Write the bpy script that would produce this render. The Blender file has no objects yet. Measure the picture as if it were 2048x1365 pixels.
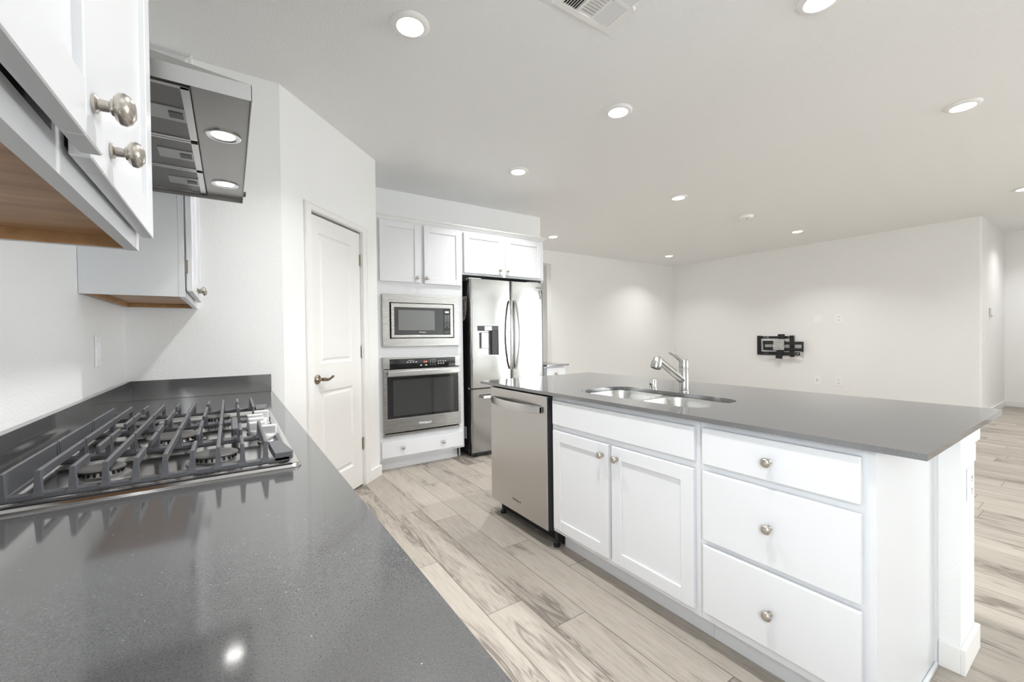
import bpy, bmesh, math, random
from mathutils import Vector, Matrix
S = bpy.context.scene
COL = S.collection
PI = math.pi
R_ = math.radians

# ------------------------------------------------------------------ camera, world, daylight, exposure
F_PX, YAW, PITCH, ROLL, CAM_H = 839.99, 0.590797, -0.0109699, -0.0123902, 1.205
CEIL = 2.755
fw = Vector((math.sin(YAW)*math.cos(PITCH), math.cos(YAW)*math.cos(PITCH), math.sin(PITCH)))
rt = Vector((math.cos(YAW), -math.sin(YAW), 0)); up = rt.cross(fw)
cr, sr = math.cos(ROLL), math.sin(ROLL)
r2 = cr*rt + sr*up; u2 = -sr*rt + cr*up
cam_d = bpy.data.cameras.new('camera'); cam = bpy.data.objects.new('camera', cam_d); COL.objects.link(cam)
cam_d.sensor_fit = 'HORIZONTAL'; cam_d.sensor_width = 36.0; cam_d.lens = 36.0*F_PX/2048.0
cam_d.clip_start = 0.02; cam_d.clip_end = 100
M = Matrix.Identity(4)
for i in range(3):
    M[i][0] = r2[i]; M[i][1] = u2[i]; M[i][2] = -fw[i]
M[2][3] = CAM_H
cam.matrix_world = M
S.camera = cam

S.view_settings.view_transform = 'Standard'; S.view_settings.look = 'None'
S.view_settings.gamma = 1.0; S.view_settings.use_curve_mapping = False
S.view_settings.exposure = 0.47
try:
    S.cycles.use_denoising = True
    S.cycles.denoiser = 'OPENIMAGEDENOISE'
    S.cycles.max_bounces = 14; S.cycles.diffuse_bounces = 8; S.cycles.glossy_bounces = 5
    S.cycles.sample_clamp_indirect = 6.0
    S.cycles.caustics_reflective = False; S.cycles.caustics_refractive = False
except Exception:
    pass
W = bpy.data.worlds.new('world'); S.world = W; W.use_nodes = True
W.node_tree.nodes['Background'].inputs[0].default_value = (0.88, 0.95, 1.0, 1)
W.node_tree.nodes['Background'].inputs[1].default_value = 26.0
DOWN_W = 9.8          # each recessed lamp, watts
HOOD_W = 1.2
WARM = (1.0, 1.0, 1.0)

# unseen windows behind and beside the camera, shaped for the light they give (opening rectangles): wall, a0, a1, z0, z1
FRONT_Y = -6.0
WIN_FRONT = []
WIN_EAST = [(-5.1, -3.2, .05, 2.4)]
WIN_LEFT_FILL = [(-1.15, -.45, 1.10, 2.15)]  # unseen window, added to light the island fronts and the aisle
def portal(loc, rot, sx, sy):
    d = bpy.data.lights.new('daylight_portal', 'AREA'); d.shape = 'RECTANGLE'; d.size = sx; d.size_y = sy
    d.cycles.is_portal = True
    o = bpy.data.objects.new('daylight_portal', d); COL.objects.link(o); o.location = loc; o.rotation_euler = rot
for a0, a1, z0, z1 in WIN_FRONT:
    portal(((a0+a1)/2, FRONT_Y-.02, (z0+z1)/2), (R_(90), 0, 0), a1-a0, z1-z0)
for a0, a1, z0, z1 in WIN_EAST:
    portal((8.47, (a0+a1)/2, (z0+z1)/2), (R_(90), 0, R_(90)), a1-a0, z1-z0)

for a0, a1, z0, z1 in WIN_LEFT_FILL:
    portal((-.59, (a0+a1)/2, (z0+z1)/2), (R_(90), 0, R_(-90)), a1-a0, z1-z0)

# ------------------------------------------------------------------ materials
def new_mat(name):
    m = bpy.data.materials.new(name); m.use_nodes = True
    nt = m.node_tree; b = nt.nodes['Principled BSDF']
    return m, nt, b
def simple(name, col, rough=.5, metal=0.0, spec=.5, bump=None, coat=0):
    m, nt, b = new_mat(name)
    b.inputs['Base Color'].default_value = (*col, 1); b.inputs['Roughness'].default_value = rough
    b.inputs['Metallic'].default_value = metal; b.inputs['Specular IOR Level'].default_value = spec
    b.inputs['Coat Weight'].default_value = coat
    if bump:
        sc, st, dist = bump
        tc = nt.nodes.new('ShaderNodeTexCoord'); n = nt.nodes.new('ShaderNodeTexNoise'); bp = nt.nodes.new('ShaderNodeBump')
        n.inputs['Scale'].default_value = sc; n.inputs['Detail'].default_value = 3
        bp.inputs['Strength'].default_value = st; bp.inputs['Distance'].default_value = dist
        nt.links.new(tc.outputs['Object'], n.inputs['Vector']); nt.links.new(n.outputs['Fac'], bp.inputs['Height'])
        nt.links.new(bp.outputs['Normal'], b.inputs['Normal'])
    return m
def emis(name, col, st):
    m, nt, b = new_mat(name)
    b.inputs['Base Color'].default_value = (*col, 1)
    b.inputs['Emission Color'].default_value = (*col, 1); b.inputs['Emission Strength'].default_value = st
    try: m.cycles.emission_sampling = 'NONE'
    except Exception: pass
    return m
def brushed(name, col, rough, axis, STB=.012):
    m, nt, b = new_mat(name)
    b.inputs['Metallic'].default_value = 1.0; b.inputs['Base Color'].default_value = (*col, 1)
    tc = nt.nodes.new('ShaderNodeTexCoord'); mp = nt.nodes.new('ShaderNodeMapping'); n = nt.nodes.new('ShaderNodeTexNoise')
    sc = [260, 260, 260]; sc[axis] = 4
    mp.inputs['Scale'].default_value = sc; n.inputs['Scale'].default_value = 1.0; n.inputs['Detail'].default_value = 2
    mr = nt.nodes.new('ShaderNodeMapRange'); mr.inputs[3].default_value = rough-.02; mr.inputs[4].default_value = rough+.03
    bp = nt.nodes.new('ShaderNodeBump'); bp.inputs['Strength'].default_value = STB; bp.inputs['Distance'].default_value = .0004
    nt.links.new(tc.outputs['Object'], mp.inputs['Vector']); nt.links.new(mp.outputs['Vector'], n.inputs['Vector'])
    nt.links.new(n.outputs['Fac'], mr.inputs[0]); nt.links.new(mr.outputs[0], b.inputs['Roughness'])
    nt.links.new(n.outputs['Fac'], bp.inputs['Height']); nt.links.new(bp.outputs['Normal'], b.inputs['Normal'])
    return m
def floor_mat():
    m, nt, b = new_mat('plank_floor')
    N = nt.nodes; L = nt.links
    def math_(op, a, c=None, v=None):
        n = N.new('ShaderNodeMath'); n.operation = op
        if hasattr(a, 'links') or hasattr(a, 'is_linked'): L.new(a, n.inputs[0])
        else: n.inputs[0].default_value = a
        if c is not None:
            if hasattr(c, 'is_linked'): L.new(c, n.inputs[1])
            else: n.inputs[1].default_value = c
        return n.outputs[0]
    tc = N.new('ShaderNodeTexCoord'); sp = N.new('ShaderNodeSeparateXYZ'); L.new(tc.outputs['Object'], sp.inputs[0])
    X, Y = sp.outputs[0], sp.outputs[1]
    PW, PL = .182, 1.22
    u = math_('DIVIDE', math_('SUBTRACT', X, 1.085), PW)
    row = math_('FLOOR', u)
    wn = N.new('ShaderNodeTexWhiteNoise'); wn.noise_dimensions = '1D'; L.new(math_('ADD', row, 7.3), wn.inputs['W'])
    v = math_('ADD', math_('DIVIDE', Y, PL), wn.outputs['Value'])
    idx = math_('FLOOR', v)
    pid = math_('ADD', math_('MULTIPLY', row, 13.17), math_('MULTIPLY', idx, 3.71))
    wn2 = N.new('ShaderNodeTexWhiteNoise'); wn2.noise_dimensions = '1D'; L.new(pid, wn2.inputs['W'])
    # grain coordinates, shifted per plank
    cb = N.new('ShaderNodeCombineXYZ')
    L.new(math_('MULTIPLY', X, 1.0), cb.inputs[0]); L.new(math_('ADD', Y, math_('MULTIPLY', wn2.outputs['Value'], 40.0)), cb.inputs[1])
    L.new(pid, cb.inputs[2])
    mp = N.new('ShaderNodeMapping'); mp.inputs['Scale'].default_value = (1, .075, 1); L.new(cb.outputs[0], mp.inputs['Vector'])
    g1 = N.new('ShaderNodeTexNoise'); g1.inputs['Scale'].default_value = 95; g1.inputs['Detail'].default_value = 6; g1.inputs['Roughness'].default_value = .65
    g1.inputs['Distortion'].default_value = .4
    L.new(mp.outputs[0], g1.inputs['Vector'])
    mp2 = N.new('ShaderNodeMapping'); mp2.inputs['Scale'].default_value = (1, .17, 1); L.new(cb.outputs[0], mp2.inputs['Vector'])
    g2 = N.new('ShaderNodeTexNoise'); g2.inputs['Scale'].default_value = 7.5; g2.inputs['Detail'].default_value = 3; g2.inputs['Distortion'].default_value = .6
    L.new(mp2.outputs[0], g2.inputs['Vector'])
    # cathedral rings: sine of a stretched noise field
    ring = math_('SINE', math_('MULTIPLY', g2.outputs['Fac'], 95.0))
    ringn = math_('MULTIPLY', math_('ADD', ring, 1.0), .5)
    patch = N.new('ShaderNodeMapRange'); patch.inputs[1].default_value = .50; patch.inputs[2].default_value = .70
    L.new(g2.outputs['Fac'], patch.inputs[0])
    ramp = N.new('ShaderNodeValToRGB'); e = ramp.color_ramp.elements
    e[0].position = .30; e[0].color = (.19, .165, .14, 1); e[1].position = .72; e[1].color = (.48, .435, .38, 1)
    m1 = ramp.color_ramp.elements.new(.50); m1.color = (.375, .335, .288, 1)
    tone = math_('ADD', math_('MULTIPLY', math_('SUBTRACT', g1.outputs['Fac'], .5), .6), .60)
    tone = math_('ADD', tone, math_('MULTIPLY', math_('SUBTRACT', wn2.outputs['Value'], .5), .22))
    dark = math_('MULTIPLY', patch.outputs[0], math_('ADD', math_('MULTIPLY', ringn, .28), .12))
    tone = math_('SUBTRACT', tone, dark)
    L.new(tone, ramp.inputs[0])
    # seams
    fu = math_('FRACT', u); fv = math_('FRACT', v)
    du = math_('MULTIPLY', math_('MINIMUM', fu, math_('SUBTRACT', 1.0, fu)), PW)
    dv = math_('MULTIPLY', math_('MINIMUM', fv, math_('SUBTRACT', 1.0, fv)), PL)
    dm = math_('MINIMUM', du, dv)
    seam = N.new('ShaderNodeMapRange'); seam.inputs[1].default_value = .0006; seam.inputs[2].default_value = .0022; L.new(dm, seam.inputs[0])
    mix = N.new('ShaderNodeMix'); mix.data_type = 'RGBA'
    L.new(seam.outputs[0], mix.inputs['Factor']); mix.inputs[6].default_value = (.10, .085, .07, 1); L.new(ramp.outputs[0], mix.inputs[7])
    L.new(mix.outputs[2], b.inputs['Base Color'])
    rr = N.new('ShaderNodeMapRange'); rr.inputs[3].default_value = .36; rr.inputs[4].default_value = .5; L.new(g1.outputs['Fac'], rr.inputs[0])
    L.new(rr.outputs[0], b.inputs['Roughness'])
    bp = N.new('ShaderNodeBump'); bp.inputs['Strength'].default_value = .25; bp.inputs['Distance'].default_value = .001
    hh = math_('ADD', math_('MULTIPLY', g1.outputs['Fac'], .5), seam.outputs[0]); L.new(hh, bp.inputs['Height'])
    L.new(bp.outputs['Normal'], b.inputs['Normal'])
    b.inputs['Specular IOR Level'].default_value = .4
    return m
def quartz_mat():
    m, nt, b = new_mat('dark_quartz'); N = nt.nodes; L = nt.links
    tc = N.new('ShaderNodeTexCoord')
    n = N.new('ShaderNodeTexNoise'); n.inputs['Scale'].default_value = 420; n.inputs['Detail'].default_value = 2; L.new(tc.outputs['Object'], n.inputs['Vector'])
    rp = N.new('ShaderNodeValToRGB'); rp.color_ramp.elements[0].position = .3; rp.color_ramp.elements[0].color = (.080, .080, .083, 1)
    rp.color_ramp.elements[1].position = .72; rp.color_ramp.elements[1].color = (.125, .124, .124, 1); L.new(n.outputs['Fac'], rp.inputs[0])
    vo = N.new('ShaderNodeTexVoronoi'); vo.inputs['Scale'].default_value = 75; L.new(tc.outputs['Object'], vo.inputs['Vector'])
    lt = N.new('ShaderNodeMath'); lt.operation = 'LESS_THAN'; lt.inputs[1].default_value = .07; L.new(vo.outputs['Distance'], lt.inputs[0])
    sp = N.new('ShaderNodeSeparateColor'); L.new(vo.outputs['Color'], sp.inputs[0])
    gt = N.new('ShaderNodeMath'); gt.operation = 'GREATER_THAN'; gt.inputs[1].default_value = .72; L.new(sp.outputs[0], gt.inputs[0])
    mu = N.new('ShaderNodeMath'); mu.operation = 'MULTIPLY'; L.new(lt.outputs[0], mu.inputs[0]); L.new(gt.outputs[0], mu.inputs[1])
    mx = N.new('ShaderNodeMix'); mx.data_type = 'RGBA'; L.new(mu.outputs[0], mx.inputs['Factor']); L.new(rp.outputs[0], mx.inputs[6]); mx.inputs[7].default_value = (.45, .45, .45, 1)
    L.new(mx.outputs[2], b.inputs['Base Color'])
    b.inputs['Roughness'].default_value = .085; b.inputs['IOR'].default_value = 2.0; b.inputs['Specular IOR Level'].default_value = .8
    return m
def wood_mat(name, c0, c1, axis=1):
    m, nt, b = new_mat(name); N = nt.nodes; L = nt.links
    tc = N.new('ShaderNodeTexCoord'); mp = N.new('ShaderNodeMapping'); s = [9, 9, 9]; s[axis] = 1.6
    mp.inputs['Scale'].default_value = s; L.new(tc.outputs['Object'], mp.inputs['Vector'])
    n = N.new('ShaderNodeTexNoise'); n.inputs['Scale'].default_value = 2.2; n.inputs['Detail'].default_value = 6; n.inputs['Distortion'].default_value = 1.2; L.new(mp.outputs[0], n.inputs['Vector'])
    rp = N.new('ShaderNodeValToRGB'); rp.color_ramp.elements[0].position = .3; rp.color_ramp.elements[0].color = (*c0, 1)
    rp.color_ramp.elements[1].position = .7; rp.color_ramp.elements[1].color = (*c1, 1); L.new(n.outputs['Fac'], rp.inputs[0])
    L.new(rp.outputs[0], b.inputs['Base Color']); b.inputs['Roughness'].default_value = .45
    return m
def filter_mat():
    m, nt, b = new_mat('perforated_filter'); N = nt.nodes; L = nt.links
    tc = N.new('ShaderNodeTexCoord'); mp = N.new('ShaderNodeMapping'); mp.inputs['Scale'].default_value = (240, 240, 0); mp.inputs['Rotation'].default_value = (0, 0, R_(45))
    L.new(tc.outputs['Object'], mp.inputs['Vector'])
    vo = N.new('ShaderNodeTexVoronoi'); vo.inputs['Randomness'].default_value = 0; vo.inputs['Scale'].default_value = 1; L.new(mp.outputs[0], vo.inputs['Vector'])
    lt = N.new('ShaderNodeMath'); lt.operation = 'LESS_THAN'; lt.inputs[1].default_value = .33; L.new(vo.outputs['Distance'], lt.inputs[0])
    mx = N.new('ShaderNodeMix'); mx.data_type = 'RGBA'; L.new(lt.outputs[0], mx.inputs['Factor'])
    mx.inputs[6].default_value = (.30, .29, .28, 1); mx.inputs[7].default_value = (.02, .02, .02, 1); L.new(mx.outputs[2], b.inputs['Base Color'])
    b.inputs['Metallic'].default_value = .8; b.inputs['Roughness'].default_value = .42
    return m

m_wall = simple('wall_paint', (.885, .885, .875), .55, bump=(120, .35, .0035))
m_ceil = simple('ceiling_paint', (.875, .875, .87), .7, bump=(85, .45, .005))
m_trim = simple('trim_paint', (.87, .86, .84), .38)
m_doorp = simple('door_paint', (.86, .85, .825), .42)
m_cab = simple('cabinet_white', (.735, .742, .758), .33)
m_crown = simple('crown_white', (.83, .83, .82), .35)
m_quartz = quartz_mat()
m_floor = floor_mat()
m_ss = brushed('stainless_brushed', (.43, .42, .405), .27, 0)
m_ssv = brushed('stainless_brushed_vertical', (.35, .345, .335), .12, 2, .004)
m_ssh = brushed('stainless_handle', (.64, .63, .615), .24, 0)
m_sink = brushed('stainless_sink', (.66, .65, .63), .26, 1)
m_hood = brushed('stainless_hood', (.36, .35, .335), .30, 0)
m_hoodl = simple('hood_side_steel', (.43, .425, .415), .36, metal=.9)
m_pan = simple('cooktop_steel', (.56, .545, .53), .16, 1.0)
m_dw = brushed('stainless_dishwasher', (.56, .545, .525), .30, 0)
m_knobs = simple('cooktop_knob', (.86, .86, .86), .24, .6)
m_faucet = brushed('faucet_steel', (.50, .49, .475), .24, 2)
m_chrome = simple('chrome', (.78, .77, .76), .10, 1.0)
m_nickel = simple('satin_nickel', (.56, .52, .465), .24, 1.0)
m_bronze = simple('antique_nickel', (.33, .27, .21), .28, 1.0)
m_iron = simple('cast_iron', (.10, .102, .112), .42, spec=.7, bump=(300, .3, .001))
m_cap = simple('burner_cap', (.10, .095, .09), .5)
m_black = simple('black_plastic', (.012, .012, .013), .35)
m_blackm = simple('black_metal', (.018, .018, .018), .42)
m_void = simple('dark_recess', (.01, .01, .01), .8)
m_glass = simple('black_glass', (.010, .010, .011), .05, spec=.7)
m_window = simple('oven_window_glass', (.035, .037, .036), .06, spec=.75)
m_mwwin = simple('microwave_screen', (.16, .165, .16), .22, spec=.6)
m_plastic = simple('white_plastic', (.92, .92, .92), .35)
m_print = simple('grey_print', (.55, .55, .55), .5)
m_whitep = simple('white_print', (.85, .85, .85), .5)
m_darkp = simple('dark_print', (.10, .10, .10), .5)
m_paper = simple('label_paper', (.62, .59, .54), .6)
m_wood = wood_mat('maple_underside', (.32, .165, .075), (.50, .285, .14))
m_woodl = wood_mat('maple_lip', (.36, .20, .085), (.52, .31, .15), 0)
m_lens = emis('lamp_lens', (1.0, .97, .92), 9.0)
m_led = emis('hood_lamp', (1.0, .98, .95), 6.0)
m_digit = emis('display_white', (.9, .95, 1.0), 1.6)
m_digr = emis('display_red', (1.0, .25, .15), 1.2)
m_filter = filter_mat()
m_tape = simple('clear_tape', (.70, .69, .67), .15, spec=.8, bump=(60, .9, .01)); m_tape.node_tree.nodes['Principled BSDF'].inputs['Alpha'].default_value = .55

# ------------------------------------------------------------------ mesh helpers
class MB:
    def __init__(self): self.bm = bmesh.new()
    def box(self, x0, x1, y0, y1, z0, z1, bev=0.0, seg=2, mat4=None):
        if x1 < x0: x0, x1 = x1, x0
        if y1 < y0: y0, y1 = y1, y0
        if z1 < z0: z0, z1 = z1, z0
        m = Matrix.Translation(((x0+x1)/2, (y0+y1)/2, (z0+z1)/2)) @ Matrix.Diagonal((x1-x0, y1-y0, z1-z0, 1))
        r = bmesh.ops.create_cube(self.bm, size=1.0, matrix=m); vs = r['verts']
        if bev > 0:
            b = min(bev, .45*min(x1-x0, y1-y0, z1-z0))
            es = list({e for v in vs for e in v.link_edges})
            r = bmesh.ops.bevel(self.bm, geom=es, offset=b, segments=seg, affect='EDGES', profile=.5)
            vs = list({v for f in r['faces'] for v in f.verts} | {v for v in vs if v.is_valid})
        if mat4 is not None: bmesh.ops.transform(self.bm, matrix=mat4, verts=vs)
        return self
    def loft(self, loops, cap0=False, cap1=False, closed=True, smooth=True):
        V = [[self.bm.verts.new(p) for p in lp] for lp in loops]; n = len(V[0])
        for a, b in zip(V[:-1], V[1:]):
            for i in range(n if closed else n-1):
                j = (i+1) % n
                f = self.bm.faces.new((a[i], a[j], b[j], b[i])); f.smooth = smooth
        if cap0: self.bm.faces.new(list(reversed(V[0])))
        if cap1: self.bm.faces.new(V[-1])
        return self
    def lathe(self, prof, org, axis, seg=24, cap0=True, cap1=True, smooth=True):
        ax = Vector(axis).normalized(); o = Vector(org)
        t = Vector((0, 0, 1)) if abs(ax.z) < .9 else Vector((1, 0, 0))
        e1 = ax.cross(t).normalized(); e2 = ax.cross(e1)
        loops = [[o+ax*d+(e1*math.cos(2*PI*k/seg)+e2*math.sin(2*PI*k/seg))*max(r, 1e-5) for k in range(seg)] for d, r in prof]
        return self.loft(loops, cap0, cap1, smooth=smooth)
    def cyl(self, p0, p1, r, seg=20, r1=None):
        p0 = Vector(p0); p1 = Vector(p1); L = (p1-p0).length
        return self.lathe([(0, r), (L, r if r1 is None else r1)], p0, p1-p0, seg)
    def tube(self, pts, rad, seg=12):
        pts = [Vector(p) for p in pts]
        rad = rad if isinstance(rad, (list, tuple)) else [rad]*len(pts)
        loops = []; prev = None
        for i, p in enumerate(pts):
            d = (pts[min(i+1, len(pts)-1)]-pts[max(i-1, 0)]).normalized()
            if prev is None:
                t = Vector((0, 0, 1)) if abs(d.z) < .9 else Vector((1, 0, 0)); e1 = d.cross(t).normalized()
            else: e1 = (prev-d*prev.dot(d)).normalized()
            prev = e1; e2 = d.cross(e1)
            ra = rad[i]; ra = ra if isinstance(ra, tuple) else (ra, ra)
            loops.append([p+e1*math.cos(2*PI*k/seg)*ra[0]+e2*math.sin(2*PI*k/seg)*ra[1] for k in range(seg)])
        return self.loft(loops, True, True)
    def prism(self, poly, d0, d1, plane='xy', smooth=False):
        def P(a, b, d): return {'xy': (a, b, d), 'xz': (a, d, b), 'yz': (d, a, b)}[plane]
        return self.loft([[P(a, b, d0) for a, b in poly], [P(a, b, d1) for a, b in poly]], True, True, smooth=smooth)
    def holed(self, outer, holes, z0, z1):
        bm = self.bm
        for z, rev in ((z1, False), (z0, True)):
            es = []
            for lp in [outer]+holes:
                vs = [bm.verts.new((x, y, z)) for x, y in lp]
                es += [bm.edges.new((vs[i], vs[(i+1) % len(vs)])) for i in range(len(vs))]
            bmesh.ops.triangle_fill(bm, use_beauty=True, use_dissolve=False, edges=es)
        for lp in [outer]+holes:
            self.loft([[(x, y, z0) for x, y in lp], [(x, y, z1) for x, y in lp]], smooth=False)
        bmesh.ops.remove_doubles(bm, verts=bm.verts[:], dist=1e-5)
        return self
    def build(self, name, mat, parent=None, loc=None, rot=None, fix=True):
        if fix: bmesh.ops.recalc_face_normals(self.bm, faces=self.bm.faces[:])
        me = bpy.data.meshes.new(name); self.bm.to_mesh(me); self.bm.free()
        fl = [p.use_smooth for p in me.polygons]
        me.set_sharp_from_angle(angle=R_(38)); me.polygons.foreach_set('use_smooth', fl)
        me.materials.append(mat)
        o = bpy.data.objects.new(name, me); COL.objects.link(o)
        if parent is not None: o.parent = parent
        if loc is not None: o.location = loc
        if rot is not None: o.rotation_euler = rot
        return o
def rrect(x0, x1, y0, y1, r, n=6):
    pts = []
    for cx, cy, a in ((x1-r, y1-r, 0), (x0+r, y1-r, 90), (x0+r, y0+r, 180), (x1-r, y0+r, 270)):
        for k in range(n+1):
            t = R_(a+90*k/n); pts.append((cx+r*math.cos(t), cy+r*math.sin(t)))
    return pts
def tag(o, label=None, cat=None, group=None, kind=None):
    if label: o['label'] = label
    if cat: o['category'] = cat
    if group: o['group'] = group
    if kind: o['kind'] = kind
    return o
def thing(name, label, cat, loc=(0, 0, 0), rz=0, group=None):
    o = bpy.data.objects.new(name, None); COL.objects.link(o); o.location = loc; o.rotation_euler = (0, 0, rz)
    o.empty_display_size = .1
    return tag(o, label, cat, group)
def struct(o): o['kind'] = 'structure'; return o
def copy_tree(o, parent=None):
    c = o.copy(); COL.objects.link(c)
    if parent is not None: c.parent = parent
    for ch in list(o.children): copy_tree(ch, c)
    return c
def text(name, body, size, mat, parent, loc, rot, shear=0.0, depth=.0003, align='CENTER', bold=0.0):
    cu = bpy.data.curves.new(name, 'FONT'); cu.body = body; cu.size = size; cu.align_x = align; cu.align_y = 'CENTER'
    cu.shear = shear; cu.extrude = depth; cu.offset = bold
    t = bpy.data.objects.new(name, cu); COL.objects.link(t)
    dg = bpy.context.evaluated_depsgraph_get()
    me = bpy.data.meshes.new_from_object(t.evaluated_get(dg)); bpy.data.objects.remove(t)
    me.materials.clear(); me.materials.append(mat)
    o = bpy.data.objects.new(name, me); COL.objects.link(o); o.parent = parent; o.location = loc; o.rotation_euler = rot
    return o

# ------------------------------------------------------------------ the room
WX, WY = -.45, 2.905          # left wall plane, stove-side back wall plane
A45 = Vector((.254, 2.888, 0)); D45 = Vector((math.sqrt(.5), math.sqrt(.5), 0))
LEN45 = 1.1595
XT, YH, XH, YF = 8.45, 1.18, 10.2, 5.95
b = MB(); b.box(-.6, 10.6, -6.2, 8.2, -.12, 0); struct(b.build('floor', m_floor))
b = MB(); b.box(-.6, 10.6, -6.2, 8.2, CEIL, CEIL+.12); struct(b.build('ceiling', m_ceil))
b = MB(); b.prism([(WX, WY), (.271, WY), (.271-.09*.7071*0-.0, WY), (.20, WY+.1), (WX, WY+.1)][:2]+[(.20, WY+.1), (WX, WY+.1)], 0, CEIL); struct(b.build('wall_back', m_wall))
# angled pantry wall in local coordinates (x along the wall, +y into the pantry)
PANT = (A45.x, A45.y, 0); R45 = R_(45)
b = MB()
b.box(.024, .272, 0, .1, 0, CEIL); b.box(.928, LEN45, 0, .1, 0, CEIL); b.box(.272, .928, 0, .1, 2.082, CEIL)
struct(b.build('wall_pantry', m_wall, None, PANT, (0, 0, R45)))
b = MB(); b.box(.95, 1.073, 3.708, 4.36, 0, CEIL); struct(b.build('wall_pantry_return', m_wall))
b = MB(); b.box(.02, .14, WY+.1, 4.36, 0, CEIL); b.box(.02, .95, 4.36, 4.48, 0, CEIL); struct(b.build('wall_pantry_side', m_wall))  # unseen pantry walls, added to keep sky light out of the door gap
b = MB(); b.box(.95, 3.39, 4.36, 4.48, 0, CEIL); b.box(3.27, 3.39, 4.48, YF, 0, CEIL); struct(b.build('wall_divider', m_wall))
b = MB(); b.box(4.86, XT+.12, YF, YF+.12, 0, CEIL); b.box(3.27, 4.86, YF, YF+.12, 2.52, CEIL); b.box(2.6, 3.55, YF, YF+.12, 0, 2.52)
struct(b.build('wall_far', m_wall))
b = MB(); b.box(2.6, 6.2, 7.35, 7.45, 0, CEIL); b.box(6.1, 6.2, YF+.12, 7.35, 0, CEIL); b.box(2.6, 2.7, YF+.12, 7.35, 0, CEIL); struct(b.build('wall_passage', m_wall))
b = MB()
rc = .022
pl = [(XT, YF+.02), (XT, YH+rc)]+[(XT+rc-rc*math.cos(R_(a)), YH+rc-rc*math.sin(R_(a))) for a in (15, 30, 45, 60, 75)]+[(XT+rc, YH), (XH, YH), (XH, YH+.12), (XT+.12, YH+.12), (XT+.12, YF+.02)]
b.prism(pl, 0, CEIL); struct(b.build('wall_right', m_wall))
b = MB(); b.box(XH, XH+.12, -.4, YH+.12, 0, CEIL); b.box(XT+.12, XH, -.4, -.28, 0, CEIL); struct(b.build('wall_hall', m_wall))
def wall_with_holes(name, a0, a1, holes, t0, t1, along):
    b = MB(); cur = a0
    def bx(p, q, z0, z1):
        if q-p < 1e-4 or z1-z0 < 1e-4: return
        if along == 'x': b.box(p, q, t0, t1, z0, z1)
        else: b.box(t0, t1, p, q, z0, z1)
    for h0, h1, z0, z1 in sorted(holes):
        bx(cur, h0, 0, CEIL); bx(h0, h1, 0, z0); bx(h0, h1, z1, CEIL); cur = h1
    bx(cur, a1, 0, CEIL)
    return struct(b.build(name, m_wall))
wall_with_holes('wall_left', FRONT_Y-.2, WY+.1, WIN_LEFT_FILL, WX-.12, WX, 'y')
wall_with_holes('wall_front', WX, XT+.12, WIN_FRONT, FRONT_Y-.12, FRONT_Y, 'x')
wall_with_holes('wall_right_front', FRONT_Y, -.28, WIN_EAST, XT, XT+.12, 'y')
k = 1
for a0, a1, z0, z1 in WIN_FRONT:
    b = MB(); y0, y1 = FRONT_Y-.09, FRONT_Y-.03
    for p, q, r, s in ((a0, a1, z1-.05, z1), (a0, a1, z0, z0+.05), (a0, a0+.05, z0, z1), (a1-.05, a1, z0, z1), ((a0+a1)/2-.03, (a0+a1)/2+.03, z0, z1)):
        b.box(p, q, y0, y1, r, s)
    struct(b.build('window_%d' % k, m_trim)); k += 1
for a0, a1, z0, z1 in WIN_EAST:
    b = MB()
    for p, q, r, s in ((a0, a1, z1-.05, z1), (a0, a1, z0, z0+.05), (a0, a0+.05, z0, z1), (a1-.05, a1, z0, z1), ((a0+a1)/2-.03, (a0+a1)/2+.03, z0, z1)):
        b.box(XT+.03, XT+.09, p, q, r, s)
    struct(b.build('window_%d' % k, m_trim)); k += 1
for a0, a1, z0, z1 in WIN_LEFT_FILL:
    b = MB()
    for p, q, r, s in ((a0, a1, z1-.05, z1), (a0, a1, z0, z0+.05), (a0, a0+.05, z0, z1), (a1-.05, a1, z0, z1), ((a0+a1)/2-.03, (a0+a1)/2+.03, z0, z1)):
        b.box(WX-.09, WX-.03, p, q, r, s)
    struct(b.build('window_%d' % k, m_trim)); k += 1  # frame of the added left window

def base_profile(t=.014, hgt=.09): return t, hgt
def baseboard(name, runs):
    b = MB()
    for x0, x1, y0, y1 in runs: b.box(x0, x1, y0, y1, 0, .092, .003)
    return struct(b.build(name, m_trim))
baseboard('baseboard_far', [(4.86, XT, YF-.014, YF)])
baseboard('baseboard_right', [(XT-.014, XT, YH-.014, YF-.014), (XT-.014, XH-.014, YH-.014, YH)])
baseboard('baseboard_hall', [(XH-.014, XH, -.28, YH)])
baseboard('baseboard_divider', [(3.39, 3.404, 4.36, YF)])
b = MB(); b.box(.995, LEN45+.010, -.014, 0, 0, .092, .003); struct(b.build('baseboard_pantry', m_trim, None, PANT, (0, 0, R45)))

# pantry door, its casing, hinges and lever
dr = MB()
s0, s1, zt = .293, .909, 2.054
dr.box(s0, s1, .026, .055, .012, zt)
st = .098
zs = [(.012, .20), (.835, 1.03), (1.94, zt)]
for p, q in ((s0, s0+st), (s1-st-.03, s1)): dr.box(p, q, .014, .03, .012, zt)
for p, q in zs: dr.box(s0+st, s1-st-.03, .014, .03, p, q)
for z0, z1 in ((.20, .835), (1.03, 1.94)):          # raised field with sloped moulding
    a0, a1 = s0+st, s1-st-.03
    def ring(i, y): return [(a0+i, y, z0+i), (a1-i, y, z0+i), (a1-i, y, z1-i), (a0+i, y, z1-i)]
    dr.loft([ring(0, .014), ring(.010, .023), ring(.022, .023), ring(.038, .017)], False, True, smooth=False)
door = struct(dr.build('door_1', m_doorp, None, PANT, (0, 0, R45)))
c = MB()
def casing_leg(b, p, q, z1):
    b.box(p, q, -.014, 0, 0, z1, .003); 
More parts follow.
